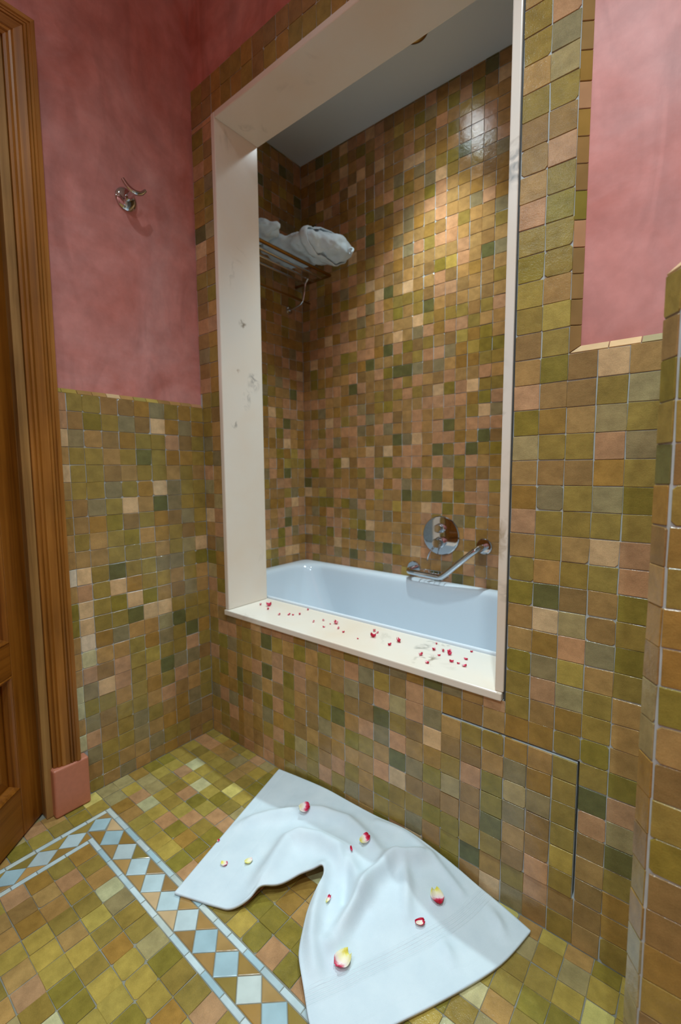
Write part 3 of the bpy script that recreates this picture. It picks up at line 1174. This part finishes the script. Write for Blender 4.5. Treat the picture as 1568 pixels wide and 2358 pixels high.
tube(bm, [(bx0, by0, bz - 0.022), (bx1, by0, bz - 0.022), (bx1, by1, bz - 0.022), (bx0, by1, bz - 0.022), (bx0, by0, bz - 0.022)], 0.0018, 8)
for t in range(6):
    x = bx0 + (bx1 - bx0) * t / 5
    tube(bm, [(x, by0, bz), (x, by0, bz - 0.022), (x, by1, bz - 0.022), (x, by1, bz)], 0.0014, 6)
finish('soap_basket', bm, M_CHROME, GB, True, 60)
attach(GB)

# ---- towel rack on the end wall of the recess
RK = empty('towel_rack', (XRL, 0.52, 1.98))
tag(RK, 'metal bar towel rack holding a folded bathrobe inside the recess', 'towel rack')
RZ, RY0, RY1 = 1.980, 0.26, 0.800
for x, r in ((-0.050, 0.0075), (-0.105, 0.006), (-0.160, 0.006), (-0.215, 0.006)):
    bm = bmesh.new()
    tube(bm, [(x, RY0, RZ), (x, RY1, RZ)], r, 12)
    finish('rod', bm, M_BRASS if x > -0.06 else M_CHROME, RK, True, 60)
for y in (RY0, RY1):
    bm = bmesh.new()
    tube(bm, [(-0.050, y, RZ), (XRL, y, RZ)], 0.0065, 12)
    finish('end_rod', bm, M_BRASS, RK, True, 60)
for y in (0.32, 0.745):
    bm = bmesh.new()
    tube(bm, arc([(-0.150, y, RZ - 0.006), (-0.168, y, RZ - 0.030), (-0.176, y, RZ - 0.075), (-0.190, y, RZ - 0.108), (-0.225, y, RZ - 0.124), (XRL + 0.004, y, RZ - 0.132)], 6), 0.0052, 12)
    finish('bracket', bm, M_CHROME, RK, True, 60)
    bm = bmesh.new()
    lathe(bm, [(0.0005, 0.0), (0.0005, 0.020), (0.006, 0.020), (0.009, 0.014), (0.009, 0.0)], (XRL, y, RZ - 0.132), (1, 0, 0), 24)
    finish('wall_flange', bm, M_CHROME, RK, True, 40)
bm = bmesh.new()
tube(bm, [(-0.188, 0.22, RZ - 0.105), (-0.188, 0.80, RZ - 0.105)], 0.0042, 10)
finish('towel_rail', bm, M_BRASS, RK, True, 60)
attach(RK)


# ---- cloth bundles on the rack
def blob(name, lumps, mat, parent, seed, vox=0.007, amp=0.012, sc=0.06):
    bm = bmesh.new()
    for (cx, cy, cz), (rx, ry, rz) in lumps:
        m = Matrix.Translation((cx, cy, cz)) @ Matrix.Diagonal((rx, ry, rz, 1))
        bmesh.ops.create_icosphere(bm, subdivisions=3, radius=1.0, matrix=m)
    o = finish(name, bm, mat, parent, True)
    r = o.modifiers.new('join', 'REMESH')
    r.mode = 'VOXEL'
    r.voxel_size = vox
    r.use_smooth_shade = True
    s = o.modifiers.new('soft', 'SMOOTH')
    s.factor = 0.6
    s.iterations = 3
    tx = bpy.data.textures.new('folds%d' % seed, 'CLOUDS')
    tx.noise_scale = sc
    tx.noise_depth = 2
    d = o.modifiers.new('folds', 'DISPLACE')
    d.texture = tx
    d.strength = amp
    d.mid_level = 0.5
    d.texture_coords = 'LOCAL'
    return o


BZ = RZ + 0.0175
robe = empty('bathrobe', (-0.07, 0.68, BZ))
tag(robe, 'folded white bathrobe tied with its belt on the towel rack', 'bathrobe')
robe_body = blob('body', [((-0.10, 0.66, BZ + 0.060), (0.15, 0.125, 0.042)), ((0.00, 0.67, BZ + 0.050), (0.12, 0.125, 0.050)),
                          ((0.065, 0.69, BZ + 0.040), (0.070, 0.105, 0.050)), ((-0.16, 0.62, BZ + 0.055), (0.10, 0.12, 0.036)),
                          ((-0.17, 0.70, BZ + 0.072), (0.07, 0.08, 0.038)), ((-0.04, 0.57, BZ + 0.050), (0.12, 0.07, 0.034)),
                          ((0.030, 0.63, BZ + 0.042), (0.06, 0.09, 0.044)), ((-0.14, 0.52, BZ + 0.052), (0.09, 0.06, 0.034))], M_ROBE, robe, 3, amp=0.030, sc=0.05)
bm = bmesh.new()
ring_o = []
nb = 48
for k in range(nb):
    a = 2 * math.pi * k / nb
    y, z = 0.668 + 0.150 * math.cos(a), BZ + 0.052 + 0.075 * math.sin(a)
    ring_o.append([bm.verts.new((0.040 + dx + 0.014 * math.sin(a), y, z)) for dx in (-0.018, -0.006, 0.006, 0.018)])
for k in range(nb):
    A, B = ring_o[k], ring_o[(k + 1) % nb]
    for q in range(3):
        bm.faces.new((A[q], A[q + 1], B[q + 1], B[q]))
belt = finish('belt', bm, M_ROBE, robe, True)
sw = belt.modifiers.new('wrap', 'SHRINKWRAP')
sw.target = robe_body
sw.wrap_method = 'NEAREST_SURFACEPOINT'
sw.wrap_mode = 'ABOVE_SURFACE'
sw.offset = 0.007
so = belt.modifiers.new('thick', 'SOLIDIFY')
so.thickness = 0.005
so.offset = 1
bm = bmesh.new()
loop_c = Vector((0.146, 0.715, BZ + 0.012))
tube(bm, [loop_c + Vector((0.012 * math.cos(a), 0.004 * math.sin(2 * a), 0.013 * math.sin(a))) for a in [2 * math.pi * k / 18 for k in range(19)]], 0.0048, 8)
finish('hanging_loop', bm, M_ROBE, robe, True)
attach(robe)
tw2 = blob('folded_towel', [((-0.13, 0.38, BZ + 0.048), (0.12, 0.075, 0.030)), ((-0.08, 0.40, BZ + 0.056), (0.08, 0.060, 0.030)),
                            ((-0.18, 0.36, BZ + 0.052), (0.06, 0.07, 0.030))], M_ROBE, None, 5, amp=0.034, sc=0.045)
tag(tw2, 'crumpled white towel beside the bathrobe on the rack', 'towel')

# ---- robe hook on the pink wall
HC = Vector((-0.0118, -0.249, 1.872))
hook = empty('robe_hook', HC)
tag(hook, 'chrome double robe hook on the pink plaster wall', 'wall hook')
bm = bmesh.new()
lathe(bm, [(0, 0.0), (0, 0.034), (0.005, 0.034), (0.010, 0.030), (0.014, 0.021), (0.0155, 0.0)], HC, (1, 0, 0), 36)
finish('rosette', bm, M_CHROME, hook, True, 35)
bm = bmesh.new()
tube(bm, [HC + Vector((0.010, 0, 0)), HC + Vector((0.038, 0, 0.001)), HC + Vector((0.058, 0, 0.002))], [0.0105, 0.0095, 0.0085], 14)
finish('stem', bm, M_CHROME, hook, True, 50)
bm = bmesh.new()
cr = arc([HC + Vector((0.056, -0.036, 0.026)), HC + Vector((0.057, -0.021, 0.009)), HC + Vector((0.058, 0.0, 0.001)), HC + Vector((0.057, 0.020, 0.006)), HC + Vector((0.056, 0.036, 0.022))], 7)
tube(bm, cr, [0.0050 + 0.0026 * math.sin(math.pi * i / (len(cr) - 1)) for i in range(len(cr))], 12)
finish('hook_arm', bm, M_CHROME, hook, True, 50)
attach(hook)


# ---- recessed spotlights
def glow_material():
    k = NT('lamp_glass')
    k.b.inputs['Base Color'].default_value = (0.9, 0.95, 1, 1)
    k.b.inputs['Emission Color'].default_value = (0.88, 0.97, 1, 1)
    k.b.inputs['Emission Strength'].default_value = 60.0
    return k.m


M_GLOW = glow_material()
LAMP_LABEL = {'tub': 'brass rimmed ceiling spotlight over the bathtub', 'corner': 'ceiling spotlight in front of the tub near the door wall',
              'basin': 'ceiling spotlight over the low tiled wall side of the room', 'entry': 'ceiling spotlight just inside the door',
              'far': 'added fill spotlight, unseen, in the corner opposite the bath'}
for key, (pos, rad, beams) in LAMPS.items():
    P = Vector(pos)
    sl = empty('ceiling_spotlight', P)
    tag(sl, LAMP_LABEL[key], 'spotlight')
    bm = bmesh.new()
    lathe(bm, [(-0.0002, 0.034), (-0.006, 0.036), (-0.008, 0.042), (-0.006, 0.050), (-0.0002, 0.053)], P, (0, 0, 1), 40)
    finish('ring', bm, M_BRASS, sl, True)
    bm = bmesh.new()
    lathe(bm, [(-0.0006, 0.0), (-0.0006, 0.034)], P, (0, 0, 1), 32)
    finish('lens', bm, M_GLOW, sl)
    for watts, cone, blend in beams:
        ld = bpy.data.lights.new('spot_' + key, 'SPOT')
        ld.energy = watts
        ld.color = COOL
        ld.spot_size = math.radians(cone)
        ld.spot_blend = blend
        ld.shadow_soft_size = rad
        lo_ = bpy.data.objects.new('lamp_light', ld)
        COL.objects.link(lo_)
        lo_.parent = sl
        lo_.location = P + Vector((0, 0, -0.045))
    attach(sl)

# ---- towel on the floor
def fl(u, v, z):
    return on_floor(u, v, z)


def curve_at(pts, n):
    """resample a polyline of Vectors to n points by arc length"""
    L = [0]
    for a_, b_ in zip(pts, pts[1:]):
        L.append(L[-1] + (b_ - a_).length)
    out = []
    for k in range(n):
        s = L[-1] * k / (n - 1)
        i = max(0, min(len(L) - 2, next((j for j in range(len(L) - 1) if L[j + 1] >= s - 1e-9), len(L) - 2)))
        t = (s - L[i]) / max(1e-9, L[i + 1] - L[i])
        out.append(pts[i].lerp(pts[i + 1], t))
    return out


NU, NV = 190, 120
left_e = [fl(400, 2055, 0.009), fl(470, 1972, 0.009), fl(560, 1866, 0.009), fl(642, 1770, 0.010)]
top_e = [left_e[-1]]
for u, v in ((690, 1789), (750, 1815), (810, 1848), (870, 1880), (938, 1911), (1022, 1972)):
    p = bp(u, v, 1, -0.011)
    p.z = max(p.z, fz(p.x) + 0.012)
    top_e.append(p)
top_e += [fl(1118, 2052, 0.014), fl(1168, 2094, 0.012), fl(1224, 2143, 0.010)]
right_e = [fl(760, 2432, 0.012), fl(848, 2390, 0.011), fl(910, 2358, 0.010), fl(1048, 2287, 0.010), fl(1155, 2219, 0.010), top_e[-1]]
bot_px = [(400, 2055, .009), (455, 2073, .009), (500, 2087, .010), (528, 2091, .012), (562, 2074, .022), (594, 2044, .032), (645, 2032, .034), (690, 2008, .040), (726, 1997, .044),
          (745, 2004, .040), (747, 2024, .034), (738, 2044, .028), (726, 2066, .024), (709, 2100, .022), (696, 2146, .020), (687, 2192, .018), (689, 2226, .016), (699, 2282, .014), (716, 2370, .012), (760, 2432, .012)]
bot_e = arc([fl(*p) for p in bot_px], 6)
top_s, bot_s = curve_at(arc(top_e, 6), NU), curve_at(bot_e, NU)
left_s, right_s = curve_at(left_e, NV), curve_at(arc(right_e, 6), NV)


def seg_dist(p, poly):
    best, par = 9, 0
    for i in range(len(poly) - 1):
        a_, b_ = poly[i], poly[i + 1]
        d = b_ - a_
        t = max(0, min(1, (p - a_).dot(d) / max(1e-9, d.dot(d))))
        q = (p - (a_ + d * t)).length
        if q < best:
            best, par = q, (i + t) / (len(poly) - 1)
    return best, par


def flp(lst, z=0.02):
    return [fl(u, v, z).xy for u, v in lst]


RIDGES = [  # crest line in photograph pixels, height, half width
    (flp([(530, 1897), (568, 1888), (621, 1880), (688, 1880), (742, 1888), (800, 1909), (850, 1960), (886, 2004)]), 0.016, 0.024),
    (flp([(600, 2010), (625, 1978), (661, 1930), (688, 1924), (736, 1936), (782, 1966), (812, 2010), (824, 2050)], 0.04), 0.020, 0.028),
    (flp([(908, 1992), (884, 2011), (854, 2035), (831, 2072), (806, 2112), (783, 2142), (757, 2166)], 0.03), 0.026, 0.022),
    (flp([(992, 1984), (950, 1990), (908, 1992)], 0.03), 0.020, 0.020),
    (flp([(930, 2010), (936, 2050), (936, 2110)], 0.02), 0.012, 0.018),
    (flp([(872, 1912), (931, 1943), (984, 1982), (1061, 2056)], 0.02), 0.010, 0.014),
    (flp([(745, 2010), (735, 2060), (722, 2110), (716, 2160), (724, 2220)], 0.03), 0.018, 0.022),
    (flp([(1130, 2085), (1150, 2120), (1160, 2150)], 0.02), 0.009, 0.016),
    (flp([(1020, 2160), (1040, 2210)], 0.02), 0.006, 0.016),
]
VALLEYS = [
    (flp([(770, 2172), (810, 2150), (835, 2110)], 0.01), 0.010, 0.014),
    (flp([(795, 2000), (800, 2050), (790, 2090)], 0.01), 0.012, 0.014),
]
grid = []
for j in range(NV):
    v = j / (NV - 1)
    row = []
    for i in range(NU):
        u = i / (NU - 1)
        # left/right curves run from the bottom (inner) edge to the top edge
        p = (bot_s[i] * (1 - v) + top_s[i] * v) + (left_s[j] * (1 - u) + right_s[j] * u) - (
            bot_s[0] * (1 - u) * (1 - v) + bot_s[-1] * u * (1 - v) + top_s[0] * (1 - u) * v + top_s[-1] * u * v)
        row.append(p)
    grid.append(row)
for j in range(NV):
    for i in range(NU):
        p = grid[j][i]
        u, v = i / (NU - 1), j / (NV - 1)
        ed = min(1, (1 - v) / 0.10) * min(1, u / 0.06) * min(1, (1 - u) / 0.06)
        dz = 0
        for poly, h, w in RIDGES:
            d, t = seg_dist(p.xy, poly)
            dz += 1.45 * h * math.exp(-(d / (0.80 * w)) ** 2) * (0.35 + 0.65 * math.sin(math.pi * min(1, max(0, t * 0.86 + 0.07))))
        for poly, h, w in VALLEYS:
            d, t = seg_dist(p.xy, poly)
            dz -= h * math.exp(-(d / w) ** 2)
        dz += 0.0022 * noise.noise(Vector((p.x * 11, p.y * 11, 0.3))) + 0.0007 * noise.noise(Vector((p.x * 40, p.y * 40, 0.7)))
        q = p.copy()
        q.z = max(fz(p.x) + 0.0088, p.z + dz * ed)
        if q.y > -0.0095:
            q.y = -0.0095
        grid[j][i] = q
bm = bmesh.new()
uvl = bm.loops.layers.uv.new('uv')
VG = [[bm.verts.new(p) for p in r] for r in grid]
for j in range(NV - 1):
    for i in range(NU - 1):
        f = bm.faces.new((VG[j][i], VG[j][i + 1], VG[j + 1][i + 1], VG[j + 1][i]))
        for lp, (a_, b_) in zip(f.loops, ((i, j), (i + 1, j), (i + 1, j + 1), (i, j + 1))):
            lp[uvl].uv = (a_ / (NU - 1), b_ / (NV - 1))
bmesh.ops.recalc_face_normals(bm, faces=bm.faces[:])
if bm.faces[len(bm.faces) // 3].normal.z < 0:
    bmesh.ops.reverse_faces(bm, faces=bm.faces[:])
TBVH = BVHTree.FromBMesh(bm)
me = bpy.data.meshes.new('bath_towel')
bm.to_mesh(me)
bm.free()
me.polygons.foreach_set('use_smooth', [True] * len(me.polygons))
towel = link('bath_towel', me, M_TOWEL)
sm = towel.modifiers.new('soft', 'SMOOTH')
sm.factor = 0.5
sm.iterations = 3
so = towel.modifiers.new('thick', 'SOLIDIFY')
so.thickness = 0.0065
so.offset = -1
tag(towel, 'white terry towel laid in a rumpled arch on the tiled floor', 'towel')


# ---- rose petals
def petal_material():
    k = NT('rose_petal')
    tc = k.n('TexCoord')
    oi = k.n('ObjectInfo')
    at = k.n('Attribute', attribute_name='pt')
    r = k.n('SeparateColor')
    k.l(at, 'Color', r, 0)
    no = k.n('TexNoise', i_Scale=160.0, i_Detail=3.0)
    k.l(tc, 'Object', no, 'Vector')
    ad = k.n('Math', operation='MULTIPLY_ADD', i_1=0.36, i_2=-0.18)
    k.l(no, 0, ad, 0)
    sm_ = k.n('Math', operation='ADD')
    k.l(r, 0, sm_, 0)
    k.l(ad, 0, sm_, 1)
    pale = k.ramp(sm_, 0, [(0.0, lin((236, 226, 92))), (0.18, lin((240, 236, 190))), (0.48, lin((246, 232, 232))), (0.66, lin((226, 70, 110))), (0.86, lin((186, 8, 48)))])
    k.l(pale, 0, k.b, 'Base Color')
    k.b.inputs['Roughness'].default_value = 0.45
    k.b.inputs['Specular IOR Level'].default_value = 0.3
    return k.m


M_PETAL = petal_material()


def petal(name, loc, nrm, length, width, ang, curl, lo, hi, seed, outline=False):
    """cupped petal lying on a surface; lo..hi is how far the crimson tip reaches along it"""
    r = random.Random(seed)
    n = Vector(nrm).normalized()
    t = n.cross(Vector((math.cos(ang), math.sin(ang), 0.01))).normalized()
    s = t.cross(n)
    NI, NJ = 9, 9
    V, Cc, Fc = [], [], []
    ph = r.uniform(0, 6)
    for i in range(NI):
        a = i / (NI - 1)
        w = width * (math.sin(math.pi * (0.08 + 0.80 * a)) ** 0.75)
        for j in range(NJ):
            b = j / (NJ - 1) * 2 - 1
            x = (a - 0.5) * length * (1 - 0.10 * b * b * (1 if a > 0.5 else -0.6)) + 0.03 * length * math.sin(9 * b + ph) * a
            y = b * w / 2
            z = curl * length * (b * b * 0.55 + (2 * a - 1) ** 2 * 0.35) + 0.02 * length * math.sin(7 * a + 5 * b + ph)
            V.append(s * x + t * y + n * (z + 0.0012))
            tipv = lo + (hi - lo) * (a ** 1.3) + 0.10 * math.sin(3 * b + ph)
            if outline:
                tipv = 0.34 + (0.6 if (abs(b) > 0.7 or a < 0.12 or a > 0.86) else 0)
            Cc.append(max(0, min(1, tipv)))
    mn = min(v.dot(n) for v in V)
    V = [v - n * (mn - 0.0006) for v in V]
    for i in range(NI - 1):
        for j in range(NJ - 1):
            q = i * NJ + j
            Fc.append((q, q + 1, q + NJ + 1, q + NJ))
    me_ = bpy.data.meshes.new(name)
    me_.from_pydata(V, [], Fc)
    ca = me_.color_attributes.new('pt', 'FLOAT_COLOR', 'POINT')
    ca.data.foreach_set('color', [x for c in Cc for x in (c, c, c, 1)])
    me_.polygons.foreach_set('use_smooth', [True] * len(me_.polygons))
    o = link(name, me_, M_PETAL)
    o.location = loc
    sd = o.modifiers.new('thick', 'SOLIDIFY')
    sd.thickness = 0.0005
    sd.offset = 1
    return o


def on_towel(u, v):
    d = ray(u, v).normalized()
    h = TBVH.ray_cast(CAM, d)
    if h[0] is None:
        return on_floor(u, v, 0.012), Vector((0, 0, 1))
    n = h[1] if h[1].z > 0 else -h[1]
    n = (n + Vector((0, 0, 1.2))).normalized()
    return h[0] + Vector((0, 0, 0.001)), n


TP = [  # pixel, length, width, angle, curl, lo, hi, label
    (702, 1862, .030, .030, 0.9, .35, 0.25, 0.95, 'crimson rose petal with a white base on the towel close to the tiled wall', 0),
    (503, 1937, .008, .007, 2.0, .3, 0.5, 1.0, 'tiny dark red petal crumb beside the straight edge of the towel', 0),
    (516, 1991, .018, .015, 0.4, .3, 0.05, 0.75, 'pale yellow petal with a red tip by the flat corner of the towel', 0),
    (573, 1986, .020, .016, 1.2, .35, 0.0, 0.4, 'plain pale yellow petal on the flat part of the towel', 0),
    (842, 1935, .028, .026, 1.3, .4, 0.05, 1.05, 'half yellow half crimson petal on the towel fold', 0),
    (808, 1957, .015, .005, 2.5, .4, 0.7, 1.0, 'thin dark red petal sliver on the towel fold', 0),
    (755, 2073, .020, .008, 1.8, .35, 0.0, 0.85, 'narrow yellow petal on the inner curve of the towel', 0),
    (1006, 2069, .034, .032, 5.6, .35, 0.05, 1.05, 'large half white half crimson petal on the broad end of the towel', 0),
    (967, 2127, .022, .016, 0.9, .35, 0.3, 0.8, 'small white petal outlined in crimson on the broad end of the towel', 1),
    (788, 2217, .036, .034, 4.5, .45, 0.05, 0.78, 'largest petal, yellow and pink, beside the woven ribs of the towel', 0),
]
for k, (u, v, L_, W_, an, cu, lo_, hi_, lab, outl) in enumerate(TP):
    p, n = on_towel(u, v)
    o = petal('rose_petal', p, n, L_, W_, an, cu, lo_, hi_, 40 + k, bool(outl))
    tag(o, lab, 'petal', 'rose petals on the towel')

SP = [(98, 131, 7), (145, 137, 13), (140, 156, 7), (203, 187, 7), (258, 187, 9), (281, 189, 5), (319, 185, 7), (365, 159, 7), (396, 228, 6), (453, 220, 7),
      (455, 257, 6), (491, 240, 4), (523, 237, 13), (537, 265, 7), (565, 286, 6), (646, 322, 5), (740, 280, 9), (733, 313, 15), (757, 290, 6), (826, 359, 9),
      (877, 339, 14), (1002, 415, 10), (1037, 459, 11), (1090, 352, 5), (1076, 386, 10), (1128, 394, 8), (1163, 398, 14), (1165, 413, 10), (1105, 417, 7),
      (1175, 453, 10), (1214, 463, 7), (1256, 439, 9), (1247, 478, 11), (1288, 397, 6)]
BIG = {1: 'curled ring shaped crimson petal on the sill beside the broad jamb', 12: 'pointed crimson petal scrap, largest on the middle of the sill',
       17: 'wide crimson petal on the sill with a frayed end', 20: 'round crimson petal scrap with a stalk thread on the sill',
       26: 'curled crimson petal at the edge of the grey marble vein', 22: 'dark red and white petal scrap on the sill below the grey vein'}
for k, (cx, cy, w) in enumerate(SP):
    p = bp(560 + cx / 2.45, 1340 + cy / 2.45, 2, ZS1 - 0.0003)
    ww = w / 2.0 * p.__sub__(CAM).length / FPX * 1.15
    r = random.Random(k)
    o = petal('petal_scrap', p, (0, 0, 1), ww * 1.5, ww * (1.0 if k not in (17, 4) else 0.7), r.uniform(0, 6.28), r.uniform(0.5, 1.0), 0.62 + r.uniform(-0.12, 0.1), 0.95, 200 + k)
    if k in BIG:
        lab, grp = BIG[k], 'petals scattered on the marble sill'
    elif k < 8:
        lab, grp = 'small crimson petal scrap on the sill close to the broad marble jamb', 'petal scraps near the broad jamb'
    elif k < 21:
        lab, grp = 'small crimson petal scrap along the plain middle of the marble sill', 'petal scraps on the middle of the sill'
    else:
        lab, grp = 'small crimson petal scrap around the grey vein of the marble sill', 'petal scraps around the grey vein'
    tag(o, lab, 'petal', grp)
